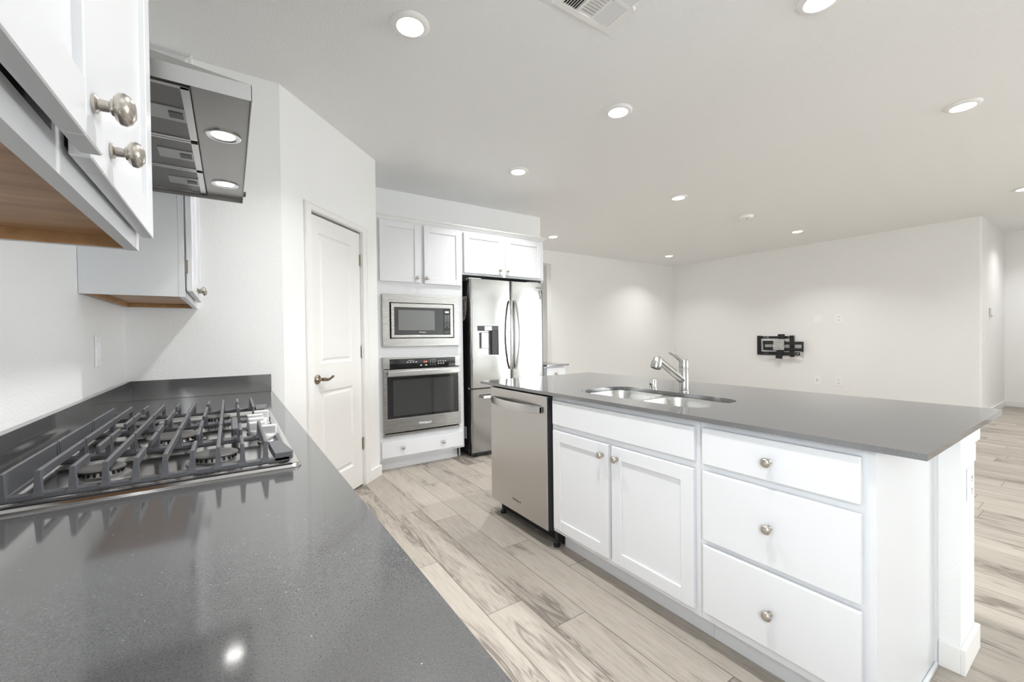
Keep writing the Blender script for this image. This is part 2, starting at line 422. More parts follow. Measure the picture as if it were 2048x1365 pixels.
casing_leg(c, .222, .284, 2.120); casing_leg(c, .917, .985, 2.120)
c.box(.2225, .9845, -.0135, 0, 2.072, 2.1195, .003)
c.box(.236, .972, -.017, -.010, 2.108, 2.117, .002)
c.box(.225, .234, -.018, -.010, 0, 2.117, .002); c.box(.973, .982, -.018, -.010, 0, 2.117, .002)
c.box(.272, .288, 0, .09, 0, 2.082); c.box(.913, .928, 0, .09, 0, 2.082); c.box(.288, .913, 0, .09, 2.068, 2.082)
struct(c.build('trim_1', m_trim, None, PANT, (0, 0, R45)))
for z in (.345, 1.095, 1.84):
    h_ = MB(); h_.cyl((.9125, .006, z-.048), (.9125, .006, z+.048), .0065, 10); h_.box(.900, .9125, .011, .0145, z-.045, z+.045)
    h_.cyl((.9125, .006, z+.048), (.9125, .006, z+.053), .0045, 8); h_.cyl((.9125, .006, z-.053), (.9125, .006, z-.048), .0045, 8)
    h_.build('hinge', m_nickel, door)
hd = MB()
hd.lathe([(0, .034), (.004, .034), (.008, .029), (.011, .027), (.014, .018), (.017, .012), (.045, .0115)], (.352, .014, .925), (0, -1, 0), 28)
hd.tube([(.352, -.029, .925), (.372, -.031, .924), (.392, -.031, .920), (.415, -.031, .919), (.440, -.031, .927), (.462, -.031, .936), (.478, -.031, .937)],
        [.012, .0135, (.012, .011), (.008, .010), (.005, .009), (.006, .010), (.002, .004)], 14)
hd.build('door_handle', m_bronze, door)

# ------------------------------------------------------------------ cabinets
def shaker(name, x0, x1, z0, z1, parent, mat, y=-.021, t=.019, st=.057, rot=None, loc=None):
    d = MB(); rec = .009
    if x1-x0 < .25: st = .05
    d.box(x0, x0+st, y, y+t, z0, z1, .0016, 1); d.box(x1-st, x1, y, y+t, z0, z1, .0016, 1)
    d.box(x0+st, x1-st, y+.0003, y+t, z1-st, z1-.0003, .0014, 1); d.box(x0+st, x1-st, y+.0003, y+t, z0+.0003, z0+st, .0014, 1)
    d.box(x0+st-.002, x1-st+.002, y+rec, y+t-.002, z0+st-.002, z1-st+.002)
    return d.build(name, mat, parent, loc, rot)
def slab(name, x0, x1, z0, z1, parent, mat, y=-.021, t=.019):
    d = MB(); d.box(x0, x1, y, y+t, z0, z1, .0045, 2); return d.build(name, mat, parent)
def knob(parent, x, z, y=-.021, mat=None, s=1.0):
    k = MB()
    k.lathe([(0, .0095*s), (.003*s, .0095*s), (.005*s, .0062*s), (.013*s, .0056*s), (.015*s, .0085*s), (.017*s, .0085*s), (.0175*s, .012*s), (.021*s, .0158*s), (.0255*s, .0165*s), (.030*s, .0140*s), (.0335*s, .0085*s), (.0345*s, .002*s)],
            (x, y, z), (0, -1, 0), 24)
    return k.build('knob', mat or m_nickel, parent)
def face_frame(b, w, z0, z1, bot, top, sl, sr, rails=(), stiles=(), t=.019):
    # stiles run full height, rails fit between them: no two faces coincide
    b.box(0, sl, 0, t, z0, z1); b.box(w-sr, w, 0, t, z0, z1)
    levels = [z0+bot]+[v for z in sorted(rails) for v in (z-.02, z+.02)]+[z1-top]
    b.box(sl, w-sr, .0004, t, z0, z0+bot); b.box(sl, w-sr, .0004, t, z1-top, z1)
    for z in rails: b.box(sl, w-sr, .0004, t, z-.02, z+.02)
    for za, zb in zip(levels[0::2], levels[1::2]):
        for x in stiles: b.box(x-.02, x+.02, .0006, t, za, zb)
def frame_mesh(parent, mat, w, d, z0, z1, rails, stiles, sw=.04, skin=.018, toe=None, top=False, back=True, name='carcass'):
    """side panels, bottom, back and a face frame whose openings are closed behind the fronts"""
    b = MB()
    face_frame(b, w, z0, z1, .045, .05, sw, sw, rails, stiles)
    b.box(.0003, skin, .0192, d-.001, z0+.0003, z1-.0005); b.box(w-skin, w-.0003, .0192, d-.001, z0+.0003, z1-.0005)
    b.box(skin, w-skin, .0195, d-.013, z0+.012, z0+.028)
    if back: b.box(skin, w-skin, d-.012, d, z0+.02, z1-.001)
    if top: b.box(skin, w-skin, .0195, d-.013, z1-.02, z1-.001)
    if toe:
        b.box(0, w, toe, toe+.015, 0, z0)
        b.box(0, .016, toe+.0152, d-.002, 0, z0); b.box(w-.016, w, toe+.0152, d-.002, 0, z0)
    return b.build(name, mat, parent)

# ---- kitchen island (fronts face -X: local x runs toward -Y, local y is depth)
IX, RI = 1.49, R_(-90)
ZC0, ZC = .877, .895
def isl(y): return (IX, y, 0)
sb = thing('sink_cabinet', 'white island cabinet under the sink with two shaker doors and a false drawer front', 'cabinet', isl(1.822), RI)
L_ = lambda y: 1.822-y
frame_mesh(sb, m_cab, .889, .594, .115, ZC0, [.70], [L_(1.380)], toe=.083)
slab('false_front', L_(1.802), L_(.949), .717, .850, sb, m_cab)
d = shaker('door', L_(1.799), L_(1.391), .143, .686, sb, m_cab); knob(d, L_(1.427), .634)
d = shaker('door', L_(1.372), L_(.952), .143, .686, sb, m_cab); knob(d, L_(1.336), .634)
db = thing('drawer_cabinet', 'white island cabinet of three stacked slab drawers at the near end', 'cabinet', isl(.932), RI)
L_ = lambda y: .932-y
frame_mesh(db, m_cab, .510, .594, .115, ZC0, [.70, .417], [], toe=.083)
for z0, z1, kz in ((.714, .853, .781), (.428, .688, .560), (.152, .409, .2745)):
    d = slab('drawer', L_(.917), L_(.434), z0, z1, db, m_cab); knob(d, L_(.678), kz)
b = MB(); b.box(.0, .595, -.0165, -.0002, .022, ZC0-.001); b.box(.0, .595, -.0165, -.0002, 0, .0222); b.box(0, .5955, -.0265, -.0167, 0, .020, .004)
b.build('end_panel', m_cab, db, (.510, 0, 0), (0, 0, R_(90)))
# dishwasher bay end panel
ep = MB(); ep.box(0, .040, .002, .594, .102, ZC0); ep.box(0, .040, .075, .594, 0, .102); ep.box(-.008, .040, .066, .12, 0, .02, .003)
tag(ep.build('end_panel', m_cab, None, isl(2.495), (0, 0, RI)), 'narrow white cabinet panel standing left of the dishwasher', 'panel')

dw = thing('dishwasher', 'stainless dishwasher in the island, left of the sink cabinet', 'dishwasher', isl(2.448), RI)
w_ = 2.448-1.832
b = MB(); b.box(.004, w_-.004, .012, .57, .10, .868); b.build('tub', m_black, dw)
b = MB(); b.box(.010, w_-.002, -.036, .006, .112, .868, .006, 3); dd = b.build('door', m_dw, dw)
b = MB(); b.box(w_-.0035, w_+.0045, -.030, .011, .115, .862, .001); b.build('door_edge_gasket', m_blackm, dw)
b = MB()
hw0, hw1, n = .040, w_-.045, 14
up_, dn_ = [], []
lo = []
for i in range(n+1):
    t = i/n; x = hw0+(hw1-hw0)*t; y = -.036-.012-.040*math.sin(PI*t)**.8
    lo.append([(x, y, .808), (x, y-.004, .786), (x, y, .764), (x, y+.010, .764), (x, y+.010, .808)])
b.loft(lo, True, True)
for x in (hw0+.006, hw1-.006): b.box(x-.006, x+.006, -.052, -.034, .768, .804, .002)
b.build('handle', m_ssh, dd)
text('logo', 'Whirlpool', .022, m_darkp, dd, (w_*.50, -.0365, .19), (R_(90), 0, 0), shear=.2)
b = MB(); b.box(.006, w_-.006, .075, .09, .01, .105); b.build('kick_plate', m_void, dw)
for x in (.03, w_-.02):
    b = MB(); b.cyl((x, .045, 0), (x, .045, .10), .011, 12); b.cyl((x, .045, 0), (x, .045, .012), .02, 12); b.build('foot', m_blackm, dw)

# island half wall, its baseboard and corbel
PX0, PX1, PY0, PY1 = 2.114, 2.333, .345, 2.50
b = MB(); b.box(PX0, PX1, PY0, PY1, 0, ZC0); struct(b.build('wall_island', m_wall))
b = MB(); b.box(PX0-.014, PX1+.014, PY0-.014, PY0, 0, .092, .003); b.box(PX0-.014, PX0, PY0-.001, .3995, 0, .092, .003); b.box(PX1, PX1+.014, PY0-.001, PY1, 0, .092, .003)
struct(b.build('baseboard_island', m_trim))
b = MB(); b.box(2.084, 2.1138, .400, .4160, 0, ZC0-.001, .002); struct(b.build('trim_2', m_cab))
cb = MB()
for y0 in (PY0,):
    cb.box(PX1, 2.446, y0, y0+.085, .775, ZC0-.0005, .006); cb.box(PX1, 2.372, y0+.0005, y0+.0845, .705, .777, .006)
tag(cb.build('corbel', m_trim), 'white stepped corbel under the island countertop overhang at its near end', 'corbel')

# island countertop with the sink cut-out
SX0, SX1, SY0, SY1 = 1.600, 1.968, 1.015, 1.755
b = MB()
outer = rrect(1.452, 2.505, .295, 2.573, .004, 2)
hole = rrect(SX0, SX1, SY0, SY1, .085, 8)
b.holed(outer, [hole], ZC0, ZC)
tag(b.build('countertop', m_quartz), 'large dark grey quartz countertop on the white island', 'countertop')
sk = thing('sink', 'double-bowl stainless undermount sink in the island countertop', 'sink', (0, 0, ZC0))
b = MB()
o1 = rrect(SX0-.014, SX1+.014, SY0-.014, SY1+.014, .09, 8)
B1 = (SX0+.004, SX1-.004, 1.402, SY1-.004); B2 = (SX0+.004, SX1-.004, SY0+.004, 1.378)
b.holed(o1, [rrect(*B1, .08, 8), rrect(*B2, .08, 8)], -.010, -.0015)
b.build('rim', m_sink, sk)
for B in (B1, B2):
    b = MB(); x0, x1, y0, y1 = B
    lo = []
    for z, i, r in ((-.004, 0, .08), (-.02, .003, .08), (-.15, .012, .078), (-.178, .022, .07), (-.190, .045, .06)):
        lo.append([(x, y, z) for x, y in rrect(x0+i, x1-i, y0+i, y1-i, r, 8)])
    cx, cy = (x0+x1)/2, (y0+y1)/2
    nn = len(lo[0]); lo.append([(cx+.042*math.cos(2*PI*k/nn+.6), cy+.042*math.sin(2*PI*k/nn+.6), -.197) for k in range(nn)])
    b.loft(lo, False, True)
    bo = b.build('bowl', m_sink, sk, fix=False)
    b = MB(); b.lathe([(0, .040), (.003, .040), (.003, .03), (-.006, .024)], (cx, cy, -.1965), (0, 0, 1), 24); b.build('drain', m_chrome, bo)

# faucet and air gap
fa = thing('faucet', 'brushed steel pull-out kitchen faucet behind the island sink', 'faucet', (2.022, 1.36, ZC), 0)
b = MB(); b.lathe([(0, .0262), (.004, .0262), (.006, .0245), (.128, .0240), (.1295, .0230)], (0, 0, 0), (0, 0, 1), 28); b.build('body', m_faucet, fa)
b = MB(); b.lathe([(.1295, .0225), (.131, .0240), (.170, .0240), (.173, .0225), (.175, .012)], (0, 0, 0), (0, 0, 1), 28); hb = b.build('handle_cap', m_faucet, fa)
dirn = Vector((-.93, .37, 0)).normalized()
b = MB()
def fp(r, z): return dirn*r+Vector((0, 0, z))
b.tube([fp(.0, .155), fp(.022, .175), fp(.05, .196), fp(.085, .214)], [(.013, .012), (.013, .011), (.012, .009), (.011, .006)], 12); b.build('lever', m_faucet, hb)
b = MB(); b.tube([fp(.0, .058), fp(.05, .097), fp(.10, .135), fp(.142, .168), fp(.158, .178)], [.0225, .0205, .0185, .0185, .020], 20); b.build('spout', m_faucet, fa)
b = MB(); hdv = (dirn*.30+Vector((0, 0, -1))).normalized(); top = fp(.150, .193)
b.lathe([(0, .010), (.003, .019), (.012, .0235), (.045, .0275), (.060, .0285), (.064, .0265)], top, hdv, 28); sh = b.build('spray_head', m_faucet, fa)
b = MB(); b.lathe([(.0645, .022), (.067, .022), (.067, .010), (.069, .009)], top, hdv, 24); b.build('nozzle', m_darkp, sh)
ag = thing('air_gap', 'small chrome dishwasher air gap cap beside the faucet', 'air gap', (1.992, 1.535, ZC))
b = MB(); b.lathe([(0, .0215), (.005, .0215), (.007, .0185), (.050, .0180), (.054, .0165), (.056, .010)], (0, 0, 0), (0, 0, 1), 28); g_ = b.build('cap', m_chrome, ag)
b = MB()
for a in (-.5, 0, .5):
    q = Vector((-math.cos(a), -math.sin(a)*1, 0)); b.box(-.0025, .0025, -.002, .002, .022, .034, mat4=Matrix.Translation(q*.0178)@Matrix.Rotation(a, 4, 'Z'))
b.build('slot', m_black, g_)

# ---- wall outlets and switches (local: plate on y=0 plane facing -y)
def outlet(label, loc, rz, kind='duplex', w=.072, h=.116, group=None):
    t = thing({'duplex': 'wall_outlet', 'coax': 'cable_outlet', 'blank': 'blank_plate', 'switch': 'light_switch'}[kind], label, {'duplex': 'outlet', 'coax': 'outlet', 'blank': 'cover plate', 'switch': 'switch'}[kind], loc, rz, group)
    b = MB(); b.box(-w/2, w/2, -.007, -.0002, -h/2, h/2, .003); b.build('plate', m_plastic, t)
    if kind == 'duplex':
        for z in (-h*.19, h*.19):
            b = MB(); b.prism(rrect(-w*.23, w*.23, z-h*.125, z+h*.125, .008, 4), -.0085, -.005, 'xz'); s_ = b.build('socket', m_plastic, t)
            b = MB(); b.box(-w*.10, -w*.06, -.009, -.008, z-.004, z+.009); b.box(w*.06, w*.10, -.009, -.008, z-.004, z+.009); b.cyl((0, -.009, z-.010), (0, -.008, z-.010), .0035, 8); b.build('slot', m_darkp, s_)
    if kind == 'coax':
        b = MB(); b.lathe([(0, .011), (.004, .011), (.004, .006), (.012, .006)], (0, -.006, 0), (0, -1, 0), 14); b.build('jack', m_nickel, t)
    if kind == 'switch':
        b = MB(); b.box(-w*.22, w*.22, -.012, -.006, -h*.28, h*.28, .003); b.build('rocker', m_plastic, t)
    return t
outlet('white wall outlet above the left backsplash, near the kitchen corner', (WX, 2.352, 1.166), R_(90), 'switch', .078, .125)
for o in [bpy.data.objects['light_switch']]:
    o.name = 'wall_outlet'; o['category'] = 'outlet'
outlet('white duplex outlet on the near end of the island half wall', (2.240, PY0, .645), 0, 'duplex', .072, .118)
TZ = R_(-90)
outlet('blank white cover plate above the TV mount, left of an outlet', (XT, 3.086, 1.437), TZ, 'blank', .115, .14)
outlet('white duplex outlet on the TV wall, upper right of the mount', (XT, 2.784, 1.437), TZ, 'duplex', .10, .145)
outlet('white cable outlet low on the TV wall with a small dark jack', (XT, 3.101, .382), TZ, 'coax', .10, .15)
outlet('white duplex outlet low on the TV wall, right of the cable outlet', (XT, 2.788, .380), TZ, 'duplex', .10, .15)
outlet('white duplex outlet low on the TV wall, behind the faucet', (XT, 5.270, .377), TZ, 'duplex', .09, .14)
outlet('white light switch near the rounded hall corner', (8.60, YH, 1.105), 0, 'switch', .10, .13)
outlet('white duplex outlet low on the hall wall', (9.68, YH, .379), 0, 'duplex', .10, .15)
t = thing('thermostat', 'small white thermostat on the hall wall above the light switch', 'thermostat', (9.06, YH, 1.47))
b = MB(); b.box(-.10, .10, -.004, -.0002, -.06, .06, .002); b.build('back_plate', m_print, t)
b = MB(); b.box(-.09, .085, -.032, -.004, -.052, .056, .006); b.build('housing', m_plastic, t)

# ---- tall cabinets round the oven and refrigerator (fronts face -Y)
FY = 3.75
tc = thing('oven_tower_cabinet', 'tall white cabinet holding the microwave and wall oven', 'cabinet', (1.083, FY, 0))
w_ = 1.926-1.083; D_ = 4.358-FY
b = MB(); X = lambda x: x-1.083
MZ = (1.137, 1.585); OZ = (.330, 1.020); OX = (1.135, 1.868)
b.box(0, X(OX[0]), 0, .02, .108, 2.272); b.box(X(OX[1]), w_, 0, .02, .108, 2.272)
for z0, z1 in ((.108, OZ[0]), (OZ[1], MZ[0]), (MZ[1], 1.74), (2.235, 2.272)): b.box(X(OX[0]), X(OX[1]), .0004, .0195, z0, z1)
b.box(X(1.507)-.022, X(1.507)+.022, .0006, .0195, 1.74, 2.235)
b.box(.0003, .018, .0205, D_, .108, 2.27); b.box(w_-.018, w_-.0003, .0205, D_, .1082, 2.27); b.box(w_-.018, w_-.0003, .0905, D_, 0, .1078); b.box(.0003, .018, .0905, D_, 0, .1078)
b.box(.018, w_-.018, D_-.012, D_-.0003, .0, 2.269)
for z in (.112, .300, 1.07, 1.70, 2.25): b.box(.018, w_-.018, .0205, D_-.0122, z, z+.016)
b.build('carcass', m_cab, tc)
b = MB(); b.box(0, X(1.882), .075, .09, 0, .1078); b.box(0, X(1.884), .066, .0748, 0, .024, .004); b.build('toe_kick', m_cab, tc)
d = shaker('door', X(1.106), X(1.487), 1.714, 2.258, tc, m_cab); knob(d, X(1.447), 1.757)
d = shaker('door', X(1.524), X(1.911), 1.712, 2.254, tc, m_cab); knob(d, X(1.542), 1.758)
d = slab('drawer', X(1.101), X(1.902), .128, .275, tc, m_cab); knob(d, X(1.290), .206); knob(d, X(1.690), .201)

fc = thing('fridge_cabinet', 'white two-door cabinet above the refrigerator', 'cabinet', (1.928, FY, 0))
w_ = 2.952-1.928; X = lambda x: x-1.928
b = MB(); z0, z1 = 1.828, 2.272
face_frame(b, w_, z0, z1, .04, .04, .03, .06, (), (X(2.421),))
b.box(.0005, .018, .0195, D_, z0, z1-.002); b.box(.018, w_-.021, .0195, D_-.0125, z0+.01, z0+.026); b.box(.018, w_-.021, D_-.012, D_-.0003, z0+.0005, z1-.002); b.box(.018, w_-.021, .0195, D_-.0125, z1-.02, z1-.004)
b.build('carcass', m_cab, fc)
d = shaker('door', X(1.944), X(2.404), 1.847, 2.251, fc, m_cab); knob(d, X(2.355), 1.896)
d = shaker('door', X(2.438), X(2.904), 1.847, 2.250, fc, m_cab); knob(d, X(2.448), 1.896)
b = MB(); b.box(w_-.020, w_-.0003, .0195, D_, 0, z1-.002); b.build('side_panel', m_cab, fc)

def crown(name, label, pts, z0, h, out, outer_left=None):
    """stepped crown swept along a polyline of (x,y) with outward normals given by mitres"""
    prof = [(0, 0), (.010, 0), (.010, .010), (.016, .014), (.016, .019), (.028, .032), (.040, .036), (.046, .040), (.046, .050), (0, .050)]
    sc = h/.05; so = out/.046
    b = MB(); lo = []
    n = len(pts)
    for i, (p, nrm) in enumerate(pts):
        lo.append([(p[0]+nrm[0]*o*so, p[1]+nrm[1]*o*so, z0+z*sc) for o, z in prof])
    b.loft(lo, True, True, smooth=False)
    return tag(b.build(name, m_crown), label, 'moulding')
crown('crown_moulding', 'stepped white crown moulding along the top of the oven and refrigerator cabinets',
      [((1.083, FY), (0, -1)), ((2.952, FY), (1, -1)), ((2.952, 4.355), (1, 0))], 2.2725, .034, .040)

# microwave
mw = thing('microwave', 'built-in stainless microwave above the wall oven', 'microwave', (1.121, FY, 1.124))
w_, h_ = .759, .474; G = (1.186-1.121, 1.820-1.121, 1.199-1.124, 1.524-1.124)
b = MB(); yy0, yy1 = -.024, -.001
b.box(0, w_, yy0, yy1, G[3], h_, .003); b.box(0, w_, yy0, yy1, 0, G[2], .003); b.box(0, G[0], yy0+.0004, yy1, G[2]-.004, G[3]+.004, .002); b.box(G[1], w_, yy0+.0004, yy1, G[2]-.004, G[3]+.004, .002)
b.build('trim_kit', m_ss, mw)
b = MB(); b.box(G[0]-.02, G[1]+.02, .004, .36, G[2]-.02, G[3]+.02); b.build('oven_box', m_void, mw)
b = MB(); ox0, ox1, oz0, oz1 = G[0]+.011, G[1]-.014, G[2]+.006, G[3]-.006
gx0, gx1, gz0, gz1 = 1.224-1.121, 1.776-1.121, 1.229-1.124, 1.482-1.124
b.box(ox0, ox1, -.034, .002, gz1, oz1, .002); b.box(ox0, ox1, -.034, .002, oz0, gz0, .002); b.box(ox0, gx0, -.0336, .002, gz0-.003, gz1+.003, .001); b.box(gx1, ox1, -.0336, .002, gz0-.003, gz1+.003, .001)
fr = b.build('door_frame', m_ss, mw)
b = MB(); b.box(gx0-.002, 1.702-1.121, -.0325, .0, gz0-.002, gz1+.002); dg_ = b.build('door_glass', m_glass, mw)
b = MB(); b.box(1.263-1.121, 1.614-1.121, -.0332, -.032, 1.273-1.124, 1.458-1.124); b.build('window', m_mwwin, dg_)
text('logo', 'Whirlpool', .016, m_whitep, dg_, (1.490-1.121, -.0330, 1.254-1.124), (R_(90), 0, 0), shear=.2)
b = MB(); b.box(1.7035-1.121, gx1+.002, -.0325, .0, gz0-.002, gz1+.002); cp = b.build('control_panel', m_black, mw)
text('display', '8:00', .022, m_digit, cp, (1.741-1.121, -.0328, 1.446-1.124), (R_(90), 0, 0))
b = MB()
for r in range(9):
    for cc in range(3):
        x = 1.722-1.121+cc*.0185; z = 1.412-1.124-r*.0142
        if r == 8 and cc == 1: continue
        s2 = .0045 if r < 4 else .0022
        b.box(x-s2, x+s2, -.0330, -.0322, z-.0026, z+.0026)
b.build('keypad_print', m_print, cp)
b = MB(); b.box(1.713-1.121, 1.768-1.121, -.0328, -.0322, gz0+.012, gz0+.034); b.build('door_button', m_glass, cp)

# wall oven
ov = thing('oven', 'stainless wall oven with dark window under the microwave', 'oven', (1.116, FY, .317))
w_, T = .763, .317; X = lambda x: x-1.116; Zz = lambda z: z-T
b = MB(); b.box(.02, w_-.02, .003, .55, .02, Zz(1.02)); b.build('oven_box', m_void, ov)
b = MB()
b.box(0, X(1.178), -.030, -.001, Zz(.925), Zz(1.031), .002); b.box(X(1.822), w_, -.030, -.001, Zz(.925), Zz(1.031), .002)
b.box(X(1.177), X(1.823), -.0297, -.001, Zz(1.012), Zz(1.0307), .001)
pn = b.build('control_frame', m_ss, ov)
b = MB(); b.box(X(1.178), X(1.822), -.0292, -.002, Zz(.925), Zz(1.0125)); cp = b.build('control_panel', m_glass, ov)
text('display', '3:10', .020, m_digr, cp, (X(1.514), -.0296, Zz(.978)), (R_(90), 0, 0))
b = MB()
for i in range(4): b.box(X(1.335+i*.028), X(1.351+i*.028), -.0297, -.029, Zz(.976), Zz(.984))
for i in range(3): b.box(X(1.352+i*.02), X(1.366+i*.02), -.0297, -.029, Zz(.994), Zz(.998))
b.build('mode_key_print', m_print, cp)
b = MB()
for i in range(3):
    for j in range(4): b.box(X(1.566+i*.022), X(1.571+i*.022), -.0297, -.029, Zz(.945+j*.016), Zz(.951+j*.016))
b.build('number_key_print', m_print, cp)
b = MB()
for i in range(4): b.box(X(1.640+i*.024), X(1.654+i*.024), -.0297, -.029, Zz(.975), Zz(.981))
for i in range(3): b.box(X(1.640+i*.026), X(1.656+i*.026), -.0297, -.029, Zz(.953), Zz(.961))
b.build('option_key_print', m_print, cp)
for i in range(2):
    b = MB(); b.box(X(1.462+i*.05), X(1.482+i*.05), -.0297, -.029, Zz(.943), Zz(.953)); b.build('start_key', m_print, cp)
b = MB(); dz0, dz1 = .352, .918
b.box(X(1.120), X(1.151), -.037, -.003, Zz(dz0), Zz(dz1), .003); b.box(X(1.850), X(1.874), -.037, -.003, Zz(dz0), Zz(dz1), .003)
b.box(X(1.150), X(1.851), -.0366, -.003, Zz(.854), Zz(dz1-.0006), .002); b.box(X(1.150), X(1.851), -.0366, -.003, Zz(dz0+.0006), Zz(.477), .002)
od = b.build('door', m_ss, ov)
b = MB(); b.box(X(1.149), X(1.852), -.0345, -.004, Zz(.475), Zz(.856)); gl = b.build('door_glass', m_glass, od)
b = MB(); b.box(X(1.205), X(1.800), -.0352, -.034, Zz(.500), Zz(.825)); b.build('window', m_window, gl)
b = MB(); b.box(X(1.152), X(1.852), -.078, -.064, Zz(.862), Zz(.907), .005, 3)
for x in (1.175, 1.829): b.box(X(x)-.012, X(x)+.012, -.066, -.034, Zz(.872), Zz(.897), .003)
b.build('handle', m_ssh, od)
text('logo', 'Whirlpool', .030, m_whitep, od, (X(1.500), -.0372, Zz(.412)), (R_(90), 0, 0), shear=.2, bold=.0006)
b = MB(); b.box(X(1.118), X(1.872), -.022, -.002, Zz(.318), Zz(.338), .002); b.build('bottom_vent', m_ss, ov)

# refrigerator
FF = 3.662
rf = thing('refrigerator', 'stainless french-door refrigerator with water dispenser in its left door', 'refrigerator', (1.968, FF, 0))
X = lambda x: x-1.968; w_ = .910
b = MB(); b.box(.006, w_-.006, .066, .690, .035, 1.775, .004); bd = b.build('case', m_black, rf)
b = MB(); b.box(.0025, .006, .066, .070, .05, 1.77); b.build('case_edge_strip', m_ssh, bd)
for x in (.02, w_-.16):
    b = MB(); b.box(x, x+.14, .06, .13, 1.7755, 1.80, .004); b.build('hinge_cover', m_print, rf)
def bowed(x0, x1, z0, z1, yb=.056, bow=.004, r=.016, hole=None):
    n = 18; top_ = []
    for i in range(n+1):
        x = x0+(x1-x0)*i/n; t = (i/n)*2-1
        y = bow*t*t
        e = min(x-x0, x1-x)
        if e < r: y += r-math.sqrt(max(0, r*r-(r-e)**2))
        top_.append((x, y))
    for i, ee in ((0, 1), (n, -1)):
        pass
    pts = []
    xs = sorted(set([x0+(x1-x0)*i/n for i in range(n+1)]+[x0+r*k/5 for k in range(6)]+[x1-r*k/5 for k in range(6)]))
    for x in xs:
        t = (x-x0)/(x1-x0)*2-1; y = bow*t*t; e = min(x-x0, x1-x)
        if e < r: y += r-math.sqrt(max(0, r*r-(r-e)**2))
        pts.append((x, y))
    return pts
def door_panel(name, x0, x1, z0, z1, hole=None):
    pts = bowed(x0, x1, z0, z1); b = MB(); yb = .058
    def col(pp, za, zb):
        poly = pp+[(pp[-1][0], yb), (pp[0][0], yb)]
        n_ = len(poly)
        b.loft([[(a, c_, za) for a, c_ in poly], [(a, c_, zb) for a, c_ in poly]], True, True, smooth=False)
    if not hole: col(pts, z0, z1)
    else:
        h0, h1, hz0, hz1 = hole
        def yat(x):
            for (a, ya), (c_, yc) in zip(pts[:-1], pts[1:]):
                if a <= x <= c_: return ya+(yc-ya)*(x-a)/(c_-a)
        mid = [(h0, yat(h0))]+[p for p in pts if h0 < p[0] < h1]+[(h1, yat(h1))]
        col([p for p in pts if p[0] < h0]+[mid[0]], z0, z1); col([mid[-1]]+[p for p in pts if p[0] > h1], z0, z1)
        col(mid, z0, hz0); col(mid, hz1, z1)
    o = b.build(name, m_ssv, rf)
    for p in o.data.polygons: p.use_smooth = abs(p.normal.z) < .5 and p.normal.y < -.2
    return o
sp = X(2.452)
HOLE = (X(2.041), X(2.294), 1.013, 1.319)
ld = door_panel('door', 0.002, sp-.003, .695, 1.783, HOLE)
rd = door_panel('door', sp+.003, w_, .695, 1.783)
fz = door_panel('freezer_drawer', 0.002, w_, .050, .680)
def bar_handle(x, z0, z1, parent, bow_x):
    b = MB(); lo = []; n = 20
    for i in range(n+1):
        t = i/n; z = z0+(z1-z0)*t; s_ = math.sin(PI*t)
        y = -.004-.052*s_**.6; xx = x+bow_x*s_
        wv = .011
        lo.append([(xx-wv, y+.006, z), (xx-wv, y-.004, z), (xx-wv*.5, y-.009, z), (xx+wv*.5, y-.009, z), (xx+wv, y-.004, z), (xx+wv, y+.006, z)])
    b.loft(lo, True, True); return b.build('handle', m_ssh, parent)
bar_handle(X(2.428), .862, 1.583, ld, -.014); bar_handle(X(2.490), .862, 1.585, rd, .030)
b = MB(); b.box(X(2.078), w_-.11, -.045, -.030, .588, .620, .004)
for x in (X(2.09), w_-.12): b.box(x-.01, x+.01, -.032, .010, .592, .616, .002)
b.build('handle', m_ssh, fz)
dp = MB(); h0, h1, hz0, hz1 = HOLE
dp.box(h0, h1, .044, .050, hz0, hz1); dp.box(h0, h0+.004, .004, .045, hz0, hz1); dp.box(h1-.004, h1, .004, .045, hz0, hz1); dp.box(h0, h1, .004, .045, hz0, hz0+.006); dp.box(h0, h1, .004, .045, hz1-.004, hz1)
ds = dp.build('dispenser', m_hoodl, ld)
b = MB(); b.box(h0+.004, h1-.002, .006, .044, hz1-.052, hz1-.004, .003); b.build('control_strip', m_black, ds)
b = MB(); b.box(X(2.126), X(2.216), .001, .040, 1.264, 1.314, .006); b.build('nozzle', m_chrome, ds)
b = MB(); b.box(X(2.100), X(2.188), .020, .036, 1.085, 1.248, .006); b.build('paddle', m_chrome, ds)
b = MB(); b.box(h1-.075, h1-.005, .010, .044, hz0+.008, hz1-.05); b.build('side_shade_panel', m_blackm, ds)
yl = lambda x: .0
text('logo', 'SAMSUNG', .018, m_darkp, rd, (X(2.815), .0008, 1.732), (R_(90), 0, R_(1)))
b = MB()
sx0, sx1, sz1 = X(2.822), X(2.862), 1.704
yb_ = .0015
b.box(sx0, sx0+.009, yb_-.002, yb_+.004, sz1-.042, sz1); b.box(sx1-.009, sx1, yb_-.001, yb_+.006, sz1-.042, sz1); b.box(sx0, sx1, yb_-.001, yb_+.004, sz1-.006, sz1)
for i in range(4): b.box(sx0, sx1-(.012 if i > 1 else 0), yb_-.001, yb_+.004, sz1-.056-i*.0115, sz1-.050-i*.0115)
b.build('feature_sticker', m_darkp, rd)
b = MB(); pp = [(.086, 1.615), (.215, 1.615), (.215, 1.37), (.15, 1.372), (.12, 1.40), (.098, 1.47)]
b.prism([(y, z) for y, z in pp], .0035, .0058, 'yz'); pg = b.build('paper_label', m_paper, bd)
b = MB()
for i in range(10): b.box(.0030, .0040, .128, .185, 1.578-i*.018, 1.584-i*.018)
b.box(.0030, .0040, .098, .116, 1.565, 1.598); b.build('label_print', m_darkp, pg)
b = MB(); b.box(.0035, .0058, .128, .20, .172, .292); wl = b.build('rating_label', m_whitep, bd)
b = MB()
